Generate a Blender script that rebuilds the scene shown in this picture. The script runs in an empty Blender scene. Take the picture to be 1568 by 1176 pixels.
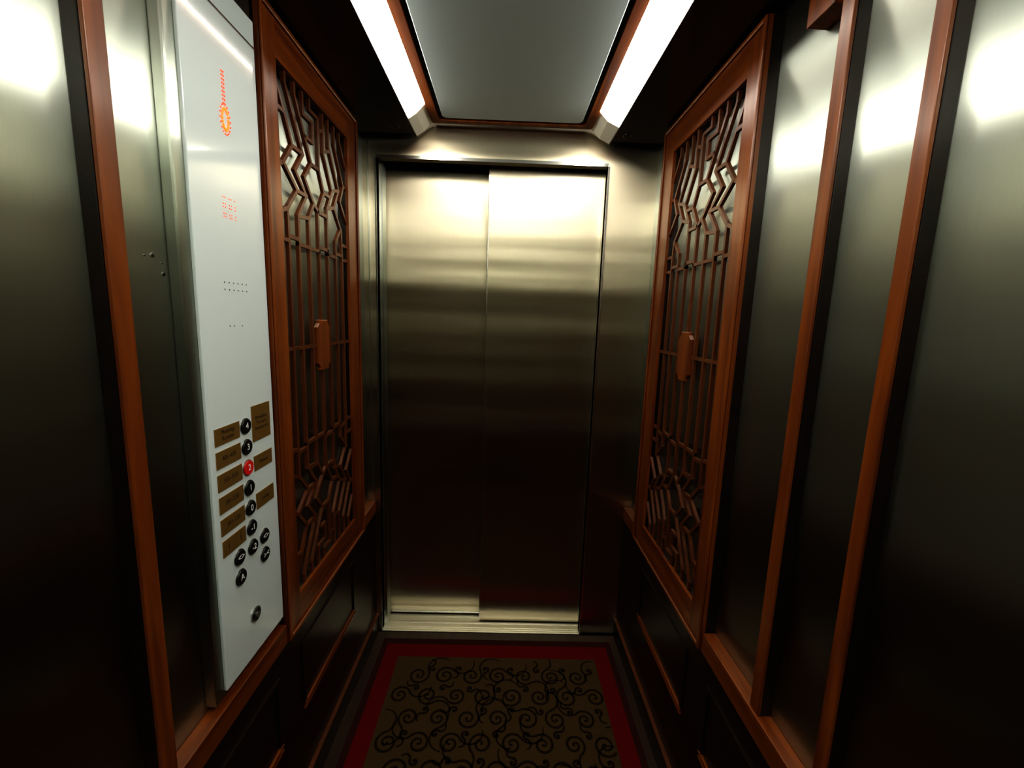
import bpy, math
from mathutils import Matrix, Vector
S = bpy.context.scene
H = 1.43   # eye height above floor

# ---------------- materials ----------------
def newmat(name):
    m = bpy.data.materials.new(name); m.use_nodes = True
    nt = m.node_tree; b = nt.nodes['Principled BSDF']
    return m, nt, b
def plain(name, col, rough=.5, metal=0., coat=0., emis=None, es=0.):
    m, nt, b = newmat(name)
    b.inputs['Base Color'].default_value = (*col, 1)
    b.inputs['Roughness'].default_value = rough
    b.inputs['Metallic'].default_value = metal
    b.inputs['Coat Weight'].default_value = coat
    n = nt.nodes.new('ShaderNodeTexNoise'); n.inputs['Scale'].default_value = 25
    r = nt.nodes.new('ShaderNodeMapRange')
    r.inputs['To Min'].default_value = max(rough-.03, .02); r.inputs['To Max'].default_value = rough+.05
    nt.links.new(n.outputs['Fac'], r.inputs['Value']); nt.links.new(r.outputs['Result'], b.inputs['Roughness'])
    if emis:
        b.inputs['Emission Color'].default_value = (*emis, 1)
        b.inputs['Emission Strength'].default_value = es
    return m
def steel(name, col=(.6,.57,.5), rough=.3, aniso=.75, wav=.0012, tang=(1,1,0), metal=1., wsc=(.3,.3,5)):
    m, nt, b = newmat(name)
    L = nt.links.new
    tc = nt.nodes.new('ShaderNodeTexCoord')
    mp = nt.nodes.new('ShaderNodeMapping'); mp.inputs['Scale'].default_value = (600, 600, 6)
    L(tc.outputs['Object'], mp.inputs['Vector'])
    n = nt.nodes.new('ShaderNodeTexNoise'); n.inputs['Scale'].default_value = 1; n.inputs['Detail'].default_value = 1
    L(mp.outputs['Vector'], n.inputs['Vector'])
    r = nt.nodes.new('ShaderNodeMapRange'); r.inputs['To Min'].default_value = rough-.015; r.inputs['To Max'].default_value = rough+.015
    L(n.outputs['Fac'], r.inputs['Value']); L(r.outputs['Result'], b.inputs['Roughness'])
    c = nt.nodes.new('ShaderNodeMix'); c.data_type = 'RGBA'
    c.inputs[6].default_value = (*[v*.97 for v in col], 1); c.inputs[7].default_value = (*[min(1, v*1.03) for v in col], 1)
    L(n.outputs['Fac'], c.inputs[0]); L(c.outputs[2], b.inputs['Base Color'])
    mp2 = nt.nodes.new('ShaderNodeMapping'); mp2.inputs['Scale'].default_value = wsc
    L(tc.outputs['Object'], mp2.inputs['Vector'])
    n2 = nt.nodes.new('ShaderNodeTexNoise'); n2.inputs['Scale'].default_value = 1.; n2.inputs['Detail'].default_value = 1.5
    L(mp2.outputs['Vector'], n2.inputs['Vector'])
    bp = nt.nodes.new('ShaderNodeBump'); bp.inputs['Strength'].default_value = 1; bp.inputs['Distance'].default_value = wav*6
    L(n2.outputs['Fac'], bp.inputs['Height']); L(bp.outputs['Normal'], b.inputs['Normal'])
    t = nt.nodes.new('ShaderNodeCombineXYZ')
    for i in range(3): t.inputs[i].default_value = tang[i]
    L(t.outputs[0], b.inputs['Tangent'])
    b.inputs['Metallic'].default_value = metal
    b.inputs['Anisotropic'].default_value = aniso
    return m
def wood(name, c1, c2, rough=.35, axis=2, coat=.3):
    m, nt, b = newmat(name); L = nt.links.new
    tc = nt.nodes.new('ShaderNodeTexCoord')
    mp = nt.nodes.new('ShaderNodeMapping')
    sc = [38, 38, 38]; sc[axis] = 2.5; mp.inputs['Scale'].default_value = sc
    L(tc.outputs['Object'], mp.inputs['Vector'])
    n = nt.nodes.new('ShaderNodeTexNoise'); n.inputs['Scale'].default_value = 1; n.inputs['Detail'].default_value = 6; n.inputs['Distortion'].default_value = .6
    L(mp.outputs['Vector'], n.inputs['Vector'])
    cr = nt.nodes.new('ShaderNodeValToRGB')
    cr.color_ramp.elements[0].position = .3; cr.color_ramp.elements[0].color = (*c1, 1)
    cr.color_ramp.elements[1].position = .7; cr.color_ramp.elements[1].color = (*c2, 1)
    L(n.outputs['Fac'], cr.inputs['Fac']); L(cr.outputs['Color'], b.inputs['Base Color'])
    bp = nt.nodes.new('ShaderNodeBump'); bp.inputs['Strength'].default_value = .15; bp.inputs['Distance'].default_value = .001
    L(n.outputs['Fac'], bp.inputs['Height']); L(bp.outputs['Normal'], b.inputs['Normal'])
    b.inputs['Roughness'].default_value = rough; b.inputs['Coat Weight'].default_value = coat; b.inputs['Coat Roughness'].default_value = .2
    return m
def fabric(name, c1, c2, scale=500):
    m, nt, b = newmat(name); L = nt.links.new
    tc = nt.nodes.new('ShaderNodeTexCoord')
    n = nt.nodes.new('ShaderNodeTexNoise'); n.inputs['Scale'].default_value = scale; n.inputs['Detail'].default_value = 3
    L(tc.outputs['Object'], n.inputs['Vector'])
    cr = nt.nodes.new('ShaderNodeValToRGB')
    cr.color_ramp.elements[0].position = .35; cr.color_ramp.elements[0].color = (*c1, 1)
    cr.color_ramp.elements[1].position = .65; cr.color_ramp.elements[1].color = (*c2, 1)
    L(n.outputs['Fac'], cr.inputs['Fac']); L(cr.outputs['Color'], b.inputs['Base Color'])
    bp = nt.nodes.new('ShaderNodeBump'); bp.inputs['Strength'].default_value = .5; bp.inputs['Distance'].default_value = .002
    L(n.outputs['Fac'], bp.inputs['Height']); L(bp.outputs['Normal'], b.inputs['Normal'])
    b.inputs['Roughness'].default_value = .95; b.inputs['Specular IOR Level'].default_value = .1
    return m

M_DOOR  = steel('brushed_steel_door', (.66,.60,.46), .35, .97, .0019)
M_WALL  = steel('brushed_steel_wall', (.52,.55,.49), .345, .97, .0008)
M_CEIL  = steel('brushed_steel_ceiling', (.62,.70,.71), .42, .5, .0004, (0,1,0), .5)
M_TRIM  = steel('steel_trim', (.7,.69,.64), .22, .3, .0002)
M_WOOD  = wood('cherry_wood', (.10,.022,.003), (.25,.068,.008), .32)
M_WOODY = wood('cherry_wood_rail', (.10,.022,.003), (.25,.068,.008), .32, axis=1)
M_WOODL = wood('lattice_wood_backlit', (.075,.020,.004), (.14,.040,.008), .42)  # darker cherry: the backlit look of the bars is put into the colour
M_DARK  = wood('dark_mahogany_and_side_shade', (.007,.0025,.0015), (.016,.005,.003), .36, axis=1, coat=.1)  # wainscot wood; also paints the shaded sides of strips and lattice frames
M_SOFF  = wood('soffit_mahogany', (.010,.004,.002), (.020,.007,.004), .3, axis=1, coat=.2)
M_BLACK = plain('black_gap', (.004,.004,.004), .6)
M_CREAM = plain('cream_acrylic', (.85,.83,.74), .35)
M_WHITE = plain('white_back_painted_glass', (.66,.73,.74), .12, 0, .5)
M_SILL  = steel('aluminium_sill', (.85,.82,.72), .38, .3, .0003, (1,0,0))
M_LIGHT = plain('led_diffuser', (.9,.9,.9), .5, emis=(1.0,.97,.87), es=16)
M_BRASS = plain('brass_plate', (.34,.20,.06), .38, .6)
M_BTN   = plain('black_button', (.012,.012,.012), .25)
M_RING  = plain('button_ring_metal', (.35,.35,.33), .25, 1)
M_RED   = plain('lit_red_button', (.30,.01,.01), .3, emis=(1,.03,.02), es=.12)
M_TXTW  = plain('white_print', (.8,.8,.8), .5)
M_TXTB  = plain('dark_print', (.05,.03,.015), .5)
M_LEDR  = plain('red_led', (.8,.12,.06), .4, emis=(1,.08,.03), es=.7)
M_LEDO  = plain('orange_led', (.8,.2,.02), .4, emis=(1,.13,.01), es=1.3)
M_FIELD = fabric('rug_field', (.042,.026,.010), (.100,.062,.025))
M_REDR  = fabric('rug_border_red', (.085,.002,.003), (.165,.005,.007))
M_SCR   = fabric('rug_scroll', (.014,.008,.004), (.032,.017,.008))
M_EDGE  = fabric('rug_edge_maroon', (.030,.008,.005), (.055,.016,.008))
M_FLOOR = wood('floor_dark', (.022,.009,.005), (.045,.018,.008), .45, axis=1)

# ---------------- mesh helpers ----------------
import bmesh
class MB:
    def __init__(s): s.v=[]; s.f=[]; s.m=[]; s.mats=[]
    def mi(s, mat):
        if mat not in s.mats: s.mats.append(mat)
        return s.mats.index(mat)
    def box(s, x0,x1,y0,y1,z0,z1, mat):
        x0,x1=min(x0,x1),max(x0,x1); y0,y1=min(y0,y1),max(y0,y1); z0,z1=min(z0,z1),max(z0,z1)
        n=len(s.v)
        s.v += [(x0,y0,z0),(x1,y0,z0),(x1,y1,z0),(x0,y1,z0),(x0,y0,z1),(x1,y0,z1),(x1,y1,z1),(x0,y1,z1)]
        q=[(0,3,2,1),(4,5,6,7),(0,1,5,4),(1,2,6,5),(2,3,7,6),(3,0,4,7)]
        s.f += [tuple(n+i for i in a) for a in q]; s.m += [s.mi(mat)]*6
    def prism(s, pts, ext, mat):
        n=len(s.v); k=len(pts)
        s.v += [tuple(p) for p in pts] + [tuple(Vector(p)+Vector(ext)) for p in pts]
        s.f.append(tuple(n+i for i in range(k))[::-1]); s.f.append(tuple(n+k+i for i in range(k)))
        for i in range(k):
            j=(i+1)%k; s.f.append((n+i,n+j,n+k+j,n+k+i))
        s.m += [s.mi(mat)]*(k+2)
    def obj(s, name, parent=None, bevel=0):
        me=bpy.data.meshes.new(name); me.from_pydata(s.v,[],s.f)
        for m in s.mats: me.materials.append(m)
        for p,i in zip(me.polygons,s.m): p.material_index=i
        bm=bmesh.new(); bm.from_mesh(me); bmesh.ops.recalc_face_normals(bm, faces=bm.faces); bm.to_mesh(me); bm.free()
        o=bpy.data.objects.new(name,me); S.collection.objects.link(o)
        if parent: o.parent=parent
        if bevel:
            b=o.modifiers.new('bevel','BEVEL'); b.width=bevel; b.segments=2; b.limit_method='ANGLE'
        return o
def empty(name):
    e=bpy.data.objects.new(name,None); S.collection.objects.link(e); return e
def disc(mb, x, y, z, r, d, mat, n=28):
    mb.prism([(x, y+r*math.cos(2*math.pi*i/n), z+r*math.sin(2*math.pi*i/n)) for i in range(n)], (d,0,0), mat)
def text(name, body, size, x, y, z, mat, parent):
    c=bpy.data.curves.new(name,'FONT'); c.body=body; c.size=size; c.extrude=.0002
    c.align_x='CENTER'; c.align_y='CENTER'; c.materials.append(mat)
    o=bpy.data.objects.new(name,c); S.collection.objects.link(o)
    o.location=(x,y,z); o.rotation_euler=(math.pi/2,0,math.pi/2); o.parent=parent
    return o

XS=.58   # steel wall face
XW=.55   # wood face
YB=-.42  # back wall
YR=1.77  # front return plane
ZT=2.29  # structural ceiling

# ---------------- shell ----------------
m=MB(); m.box(-.62,.62,YB-.04,YR-.01,-.05,0,M_FLOOR); m.obj('floor')
m=MB(); m.box(-.62,.62,YB-.04,2.0,ZT,ZT+.04,M_SOFF); m.obj('ceiling')
def sidewall(sg,nm):
    m=MB(); m.box(sg*XS,sg*(XS+.04),YB,2.0,0,ZT,M_WALL)
    X=lambda v: sg*v
    m.box(X(XW),X(XS),YB,YR-.002,.0,.573,M_DARK)
    m.box(X(XW-.010),X(XW),YB,YR-.002,0,.085,M_DARK)
    m.box(X(XW-.013),X(XW),YB,YR-.002,.085,.088,M_WOODL)
    for a,b in [(1.08,1.49),(.45,.96),(-.3,.33)]:
        z0,z1=.30,.50
        m.box(X(XW-.007),X(XW),a,b,z0,z0+.004,M_WOODY)
        m.box(X(XW-.007),X(XW),a,b,z0+.016,z0+.019,M_WOODY)
        m.box(X(XW-.005),X(XW),a,a+.012,z0+.019,z1,M_DARK)
        m.box(X(XW-.005),X(XW),b-.012,b,z0+.019,z1,M_DARK)
        m.box(X(XW-.005),X(XW),a,b,z1,z1+.012,M_DARK)
    m.obj(nm)
sidewall(-1,'wall_left'); sidewall(1,'wall_right')
m=MB(); m.box(-.62,.62,YB-.04,YB,.60,ZT,M_WALL); m.box(-.62,.62,YB-.04,YB+.01,0,.60,M_DARK)
m.box(-.62,.62,YB,YB+.02,.60,.64,M_WOODY); m.obj('wall_back')
DL,DR,DT=-.525,.382,H+.607
m=MB()
m.box(-XS,DL,YR,YR+.03,0,ZT,M_DOOR)
m.box(DR,XS,YR,YR+.03,0,ZT,M_DOOR)
m.box(DL,DR,YR,YR+.03,DT,ZT,M_DOOR)
m.box(DL,DR,YR-.006,YR,DT,DT+.012,M_TRIM)
m.box(DL-.006,DL,YR-.004,YR+.10,0,DT,M_TRIM)
m.box(DR,DR+.008,YR-.004,YR+.06,0,DT,M_TRIM)
m.box(DL-.035,DL-.029,YR-.004,YR,0,DT+.06,M_TRIM)
m.box(DL,DL+.012,YR+.04,YR+.09,0,DT,M_WALL)
m.obj('wall_front')
m=MB(); m.box(-.62,.62,2.0,2.03,-.05,ZT,M_BLACK); m.obj('wall_shaft')

# ---------------- doors ----------------
e=empty('elevator_door')
m=MB(); m.box(-.56,-.06,1.880,1.905,.012,H+.60,M_DOOR); m.box(-.56,-.06,1.878,1.88,.012,.022,M_TRIM); m.obj('slow_leaf',e,.002)
m=MB(); m.box(-.085,.43,1.832,1.862,.012,H+.626,M_DOOR); m.box(-.087,-.082,1.829,1.832,.012,H+.626,M_TRIM); m.obj('fast_leaf',e,.002)
m=MB()
m.box(DL,DR,1.762,1.80,-.03,.004,M_SILL)
for y0,y1,h in [(1.80,1.815,.004),(1.815,1.83,-.006),(1.83,1.866,.004),(1.866,1.876,-.006),(1.876,1.93,.004)]:
    m.box(DL,DR,y0,y1,-.03,h,M_SILL)
for i in range(3): m.box(DL,DR,1.766+i*.012,1.771+i*.012,.004,.006,M_SILL)
m.obj('door_sill')

# ---------------- trim ----------------
n_tr=[0]
def trim(boxes, bevel=.0015):
    n_tr[0]+=1
    m=MB()
    for b in boxes: m.box(*b)
    m.obj('trim_%d'%n_tr[0],bevel=bevel)
for sg in (-1,1):
    for a,b in ((YB+.021,1.005),(1.605,YR-.002)):
        trim([(sg*(XW-.004),sg*XS,a,b,.575,.628,M_WOODY)])
def strip(sg,a,b,z0=.630,z1=2.105):
    trim([(sg*(XW+.007),sg*XS,a,b,z0,z1,M_DARK),(sg*XW,sg*(XW+.0065),a,b,z0,z1,M_WOOD)])  # dark body behind the wood cap paints shadow onto the strip sides
strip(1,.765,.794); strip(1,.592,.616); strip(1,.20,.24)
strip(-1,.611,.642); strip(-1,.20,.24)
trim([(XW-.008,XS,.803,.872,H+.553,2.105,M_WOOD)])

# ---------------- lattice panels ----------------
def lattice(sg):
    e=empty('lattice_panel')
    m=MB()
    y0,y1,z0,z1=1.008,1.602,H-.854,H+.668
    a,b,c,d=1.075,1.512,H-.76,H+.575
    xf,xm,xb=sg*(XW-.006),sg*(XW+.004),sg*(XS-.001)
    for (p,q,r,t,mt) in ((y0,a,z0,z1,M_WOOD),(b,y1,z0,z1,M_WOOD),(a,b,z0,c,M_WOODY),(a,b,d,z1,M_WOODY)):
        m.box(xf,xm,p,q,r,t,mt); m.box(xm,xb,p,q,r,t,M_DARK)  # dark rear part paints shade onto the frame sides
    m.obj('frame',e)
    m=MB(); xo=sg*(XW-.012)
    m.box(xo,xf,y0,y0+.012,z0,z1,M_WOOD); m.box(xo,xf,y1-.012,y1,z0,z1,M_WOOD)
    m.box(xo,xf,y0+.012,y1-.012,z0,z0+.012,M_WOODY); m.box(xo,xf,y0+.012,y1-.012,z1-.012,z1,M_WOODY)
    m.obj('outer_bead',e,.003)
    U=[[(0,.95),(.18,.60),(.07,.46),(.22,.34),(.10,.20),(.10,0)],
       [(.12,1),(.12,.94),(.31,.60),(.20,.46),(.34,.34),(.22,.18),(.22,0)],
       [(.23,1),(.23,.92),(.42,.58),(.32,.46),(.44,.32),(.36,.20),(.36,0)],
       [(0,.76),(.10,.76)],[(.18,.60),(.31,.60)],[(.07,.46),(0,.42)],[(.22,.34),(.34,.34)],[(.10,.20),(0,.15)],[(.22,.18),(.36,.20)],[(.44,.32),(.50,.28)],
       [(.33,1),(.33,.86),(.45,.86),(.45,.73),(.34,.73)],[(.42,1),(.42,.93),(.53,.93),(.53,.58),(.42,.58)],
       [(.53,.58),(.60,.44),(.50,.28),(.50,0)],
       [(.61,1),(.61,.72),(.74,.50),(.64,.34),(.64,0)],
       [(.70,1),(.70,.80),(.86,.54),(.76,.38),(.88,.24),(.78,.12),(.78,0)],
       [(.80,1),(.80,.86),(.95,.60),(.88,.46),(1,.32)],[(.90,1),(.90,.92),(1,.76)],[(.89,.24),(.90,0)],
       [(.61,.74),(.72,.78)],[(.74,.50),(.86,.54)],[(.95,.60),(1,.60)],[(.64,.34),(.76,.38)],[(.50,.28),(.64,.28)],[(.90,.12),(1,.12)],[(.60,.44),(.70,.44)],[(.53,.84),(.61,.88)],
       [(0,.0),(.10,.0)],[(.10,.03),(.22,.03)],[(.22,.0),(.50,.0)],[(.50,.03),(.64,.03)],[(.64,0),(.78,.0)],[(.78,.03),(.90,.03)],[(.90,0),(1,.0)]]
    m=MB(); w=.0048
    def bar(p,q,dx=0.):
        (ya,za),(yb,zb)=p,q
        L=math.hypot(yb-ya,zb-za)
        if L<1e-5: return
        ty,tz=(yb-ya)/L,(zb-za)/L; ny,nz=-tz*w,ty*w
        ya-=ty*w*.8; za-=tz*w*.8; yb+=ty*w*.8; zb+=tz*w*.8
        x=sg*(XW+.001+dx)
        m.prism([(x,ya+ny,za+nz),(x,yb+ny,zb+nz),(x,yb-ny,zb-nz),(x,ya-ny,za-nz)],(sg*.009,0,0),M_WOODL)
    zc=H-.0925
    k=0
    for pl in U:
        for p,q in zip(pl[:-1],pl[1:]):
            for flip in (1,-1):
                f=lambda s_,t_: (a+(b-a)*s_, zc+flip*(.2725+.395*t_))
                k+=1
                bar(f(*p),f(*q),(k%5)*.0002)
    for s_ in (.10,.22,.36,.64,.78,.90):
        y=a+(b-a)*s_
        bar((y,zc-.2725),(y,zc+.2725),.0004)
    y=a+(b-a)*.5
    bar((y,zc+.07),(y,zc+.2725)); bar((y,zc-.2725),(y,zc-.07))
    bar((a,zc),(y-.04,zc),.0006); bar((y+.04,zc),(b,zc),.0006)
    m.obj('fretwork',e)
    m=MB(); W_,Hh=.043,.075
    P=[(-W_,-Hh+.022),(-W_+.014,-Hh+.010),(-W_+.014,-Hh),(W_-.014,-Hh),(W_-.014,-Hh+.010),(W_,-Hh+.022),
       (W_,Hh-.022),(W_-.014,Hh-.010),(W_-.014,Hh),(-W_+.014,Hh),(-W_+.014,Hh-.010),(-W_,Hh-.022)]
    x=sg*(XW-.003)
    m.prism([(x,y+p,zc+q) for p,q in P],(sg*.012,0,0),M_WOOD)
    m.obj('medallion',e,.002)
lattice(-1); lattice(1)

# ---------------- soffits, ceiling panel, lights ----------------
for sg in (-1,1):
    xe=.362 if sg<0 else .376
    m=MB(); m.box(sg*xe,sg*XS,YB,1.72,H+.68,ZT,M_SOFF)
    m.obj('ceiling_soffit',bevel=.002)
    e=empty('ceiling_light')
    def sec(m,y0,y1,mat):
        pts=[(sg*(xe-.001),y0,H+.682),(sg*.335,y0,H+.700),(sg*.303,y0,H+.733),(sg*.303,y0,H+.741),(sg*(xe-.001),y0,H+.70)]
        m.prism(pts,(0,y1-y0,0),mat)
    m=MB(); sec(m,YB+.02,1.60,M_LIGHT); m.obj('diffuser',e)
    m=MB(); sec(m,1.602,1.745,M_CREAM); m.obj('end_cap',e)
    e=empty('soffit_spotlight')
    for nm,r,zz,mt in (('bezel',.016,.676,M_RING),('lens',.010,.674,M_BTN)):
        m=MB(); n=28
        m.prism([(sg*.42+r*math.cos(2*math.pi*i/n),1.655+r*math.sin(2*math.pi*i/n),H+zz) for i in range(n)],(0,0,.68-zz),mt)
        m.obj(nm,e)
def rrect(x0,x1,y0,y1,r,n=8):
    P=[]
    for cx,cy,a0 in ((x1-r,y1-r,0),(x0+r,y1-r,90),(x0+r,y0+r,180),(x1-r,y0+r,270)):
        for i in range(n+1):
            a=math.radians(a0+90*i/n); P.append((cx+r*math.cos(a),cy+r*math.sin(a)))
    return P
e=empty('ceiling_panel')
o=rrect(-.300,.302,YB+.03,1.725,.012); i_=rrect(-.270,.272,YB+.06,1.700,.022)
m=MB(); k=len(o); zb=H+.722
m.v=[(x,y,zb) for x,y in o]+[(x,y,zb) for x,y in i_]+[(x,y,zb+.03) for x,y in o]+[(x,y,zb+.03) for x,y in i_]
mi=m.mi(M_WOODY)
for a in range(k):
    b=(a+1)%k
    m.f+= [(a,b,k+b,k+a),(2*k+a,2*k+b,3*k+b,3*k+a),(a,b,2*k+b,2*k+a),(k+a,k+b,3*k+b,3*k+a)]; m.m+=[mi]*4
m.obj('wood_frame',e)
m=MB(); m.prism([(x,y,zb+.014) for x,y in rrect(-.280,.282,YB+.05,1.71,.02)],(0,0,.012),M_BLACK); m.obj('shadow_gap',e)
m=MB(); m.prism([(x,y,zb+.002) for x,y in rrect(-.256,.258,YB+.07,1.686,.022)],(0,0,.012),M_CEIL); m.obj('steel_sheet',e,.003)

# ---------------- car operating panel ----------------
e=empty('elevator_control_panel')
m=MB(); m.box(-XS+.0005,-.557,.752,1.003,H-.79,H+.675,M_WALL)
m.obj('steel_backplate',e,.004)
m=MB(); m.box(-.557,-.550,.777,1.000,H-.775,H+.60,M_WHITE); m.obj('white_faceplate',e,.002)
xf=-.550
m=MB(); m.box(xf-.001,xf+.0012,.777,1.000,H+.545,H+.549,M_TRIM)  # thin bright bar modelling a reflection line across the faceplate
m.obj('faceplate_reflection_line',e)
m=MB()
for i in range(9):
    for j in (-1,1):
        disc(m,xf,.885+j*.0025,H+.390+i*.007,.0017,.0014,M_LEDR,8)
for ring,(ry,rz,mt,rr) in enumerate([(.009,.019,M_LEDO,.0026),(.015,.027,M_LEDR,.0014)]):
    for i in range(18):
        a=2*math.pi*i/18
        disc(m,xf,.886+ry*math.cos(a),H+.362+rz*math.sin(a),rr,.0016,mt,8)
m.obj('floor_indicator_leds',e)
m=MB()
for i in range(8):
    for j in range(7):
        if (i*7+j*3+i*j)%3!=0: disc(m,xf,.858+i*.006,H+.180+j*.006,.0010,.0012,M_LEDR,6)
m.obj('message_leds',e)
m=MB()
for i in range(6):
    for j in range(2):
        disc(m,xf,.852+i*.014,H+.055-j*.014,.0014,.0008,M_RING,8)
for y in (.86,.874,.90): disc(m,xf,y,H-.03,.0013,.0008,M_RING,8)
m.obj('speaker_holes',e)
rows=[H-.242-i*.046 for i in range(7)]
labs=['4','3','2','1','0','-1','-2']
btn=[(.888,z,l) for z,l in zip(rows,labs)]+[(.934,rows[6]+.002,'<>'),(.932,H-.561,'><'),(.841,H-.515,'<>'),(.841,H-.561,'A')]
m=MB(); m2=MB()
for y,z,l in btn:
    disc(m2,xf,y,z,.0175,.002,M_RING)
    disc(m,xf,y,z,.0155,.005,M_RED if l=='2' else M_BTN)
    text('legend',l,.019,xf+.0054,y,z,M_TXTW,e)
m2.obj('button_rings',e,.0006); m.obj('buttons',e,.001)
m=MB(); disc(m,xf,.884,H-.68,.017,.003,M_RING); disc(m,xf+.003,.884,H-.68,.013,.002,M_BTN); disc(m,xf+.005,.884,H-.68,.006,.002,M_RING); m.obj('key_switch',e)
m=MB()
nm=['Meeting\nRooms','401-420','301-320','201-220','101-120']
for z,t in zip(rows[:5],nm):
    m.box(xf,xf+.0015,.792,.868,z-.018,z+.016,M_BRASS)
    text('label_text',t,.013,xf+.0018,.83,z,M_TXTB,e)
for y in (.793,.831):
    m.box(xf,xf+.0015,y,y+.036,rows[5]-.018,rows[5]+.016,M_BRASS)
    text('label_icon','i',.024,xf+.0018,y+.018,rows[5],M_TXTB,e)
for z0,z1,t in [(-.285,-.205,'Breakfast\nTerrace\nRestaurant'),(-.352,-.318,'Fitness'),(-.442,-.405,'Lobby')]:
    m.box(xf,xf+.0015,.912,.982,H+z0,H+z1,M_BRASS)
    text('label_text',t,.012,xf+.0018,.947,H+(z0+z1)/2,M_TXTB,e)
m.obj('brass_labels',e)
m=MB()
for y,z,r in [(.722,.085,.004),(.706,.083,.0016),(.742,.057,.0035),(.740,.075,.0015)]:
    disc(m,-XS,y,H+z,r,.0015,M_RING,14); disc(m,-XS+.0015,y,H+z,r*.6,.0005,M_BTN,12)
m.obj('wall_screws')

# ---------------- rug ----------------
e=empty('rug')
RX0,RX1,RY0,RY1=-.50,.51,-.38,1.715
m=MB(); m.box(RX0,RX1,RY0,RY1,0,.005,M_EDGE); m.obj('edge_binding',e,.001)
m=MB(); m.box(-.475,.485,RY0+.025,1.680,.005,.008,M_REDR); m.obj('red_border',e,.001)
m=MB(); m.box(-.412,.420,RY0+.09,1.607,.008,.010,M_FIELD); m.obj('patterned_field',e)
import random
rnd=random.Random(5)
m=MB(); fx0,fx1,fy0,fy1=-.408,.416,RY0+.10,1.603
def ribbon(P,W):
    for i in range(len(P)-1):
        (xa,ya),(xb,yb)=P[i],P[i+1]
        L=math.hypot(xb-xa,yb-ya)
        if L<1e-6: continue
        if not(fx0<xa<fx1 and fy0<ya<fy1 and fx0<xb<fx1 and fy0<yb<fy1): continue
        nx,ny=-(yb-ya)/L,(xb-xa)/L; wa,wb=W(i/len(P)),W((i+1)/len(P))
        if i+2<len(P): xb+=(xb-xa)*.12; yb+=(yb-ya)*.12
        n=len(m.v); z=.0106
        m.v+=[(xa+nx*wa,ya+ny*wa,z),(xb+nx*wb,yb+ny*wb,z),(xb-nx*wb,yb-ny*wb,z),(xa-nx*wa,ya-ny*wa,z)]
        m.f.append((n,n+1,n+2,n+3)); m.m.append(m.mi(M_SCR))
def spiral(cx,cy,R,turns,dr,ph):
    N=int(26*turns); P=[]
    for i in range(N+1):
        t=i/N; r=R*(1-t)**.85*.93+R*.07; a=ph+dr*2*math.pi*turns*t
        P.append((cx+r*math.cos(a),cy+r*math.sin(a)))
    a0=ph; T=[]
    ccx,ccy=cx+2.0*R*math.cos(a0),cy+2.0*R*math.sin(a0)
    for i in range(1,15):
        a=a0+math.pi+dr*(math.pi*.9*i/14)
        T.append((ccx+R*math.cos(a)*(1+.02*i),ccy+R*math.sin(a)*(1+.02*i)))
    ribbon(T[::-1]+P,lambda t:.0020+.0024*math.sin(math.pi*min(1,t*1.05))**.7)
    kx,ky=P[-1]
    ribbon([(kx-.004,ky),(kx+.004,ky)],lambda t:.004)
g=.106; r_=0; y=fy0+.045
while y<fy1:
    c=0; x=fx0+(.048 if r_%2==0 else .048+g/2)
    while x<fx1:
        dr=1 if (c+r_)%2==0 else -1
        spiral(x,y,.039+rnd.uniform(-.003,.004),1.6,dr,rnd.choice([.5,2.2,3.7,5.3])+rnd.uniform(-.3,.3))
        spiral(x+g*.5,y+.032,.015,1.0,-dr,rnd.uniform(0,6.28))
        x+=g; c+=1
    y+=.092; r_+=1
m.obj('scroll_pattern',e)

# ---------------- camera ----------------
f=649.; Yc=Vector((-9,-98,f)).normalized(); D=Vector((-144,4312,f)); D=(D-Yc*D.dot(Yc)).normalized(); Xc=D.cross(Yc)
right=Vector((Xc.x,Yc.x,-D.x)); down=Vector((Xc.y,Yc.y,-D.y)); fwd=Vector((Xc.z,Yc.z,-D.z))
cam=bpy.data.cameras.new('camera'); co=bpy.data.objects.new('camera',cam); S.collection.objects.link(co)
R=Matrix((right,-down,-fwd)).transposed()
co.matrix_world=Matrix.Translation((0,0,H)) @ R.to_4x4()
cam.sensor_width=36; cam.lens=f/1568*36; cam.clip_start=.02
S.camera=co
w=bpy.data.worlds.new('world'); S.world=w; w.use_nodes=True
w.node_tree.nodes['Background'].inputs[0].default_value=(.0,.0,.0,1)
S.view_settings.view_transform='Standard'
for lk in ('High Contrast','Medium High Contrast'):
    try:
        S.view_settings.look=lk; break
    except Exception as ex: print(ex)
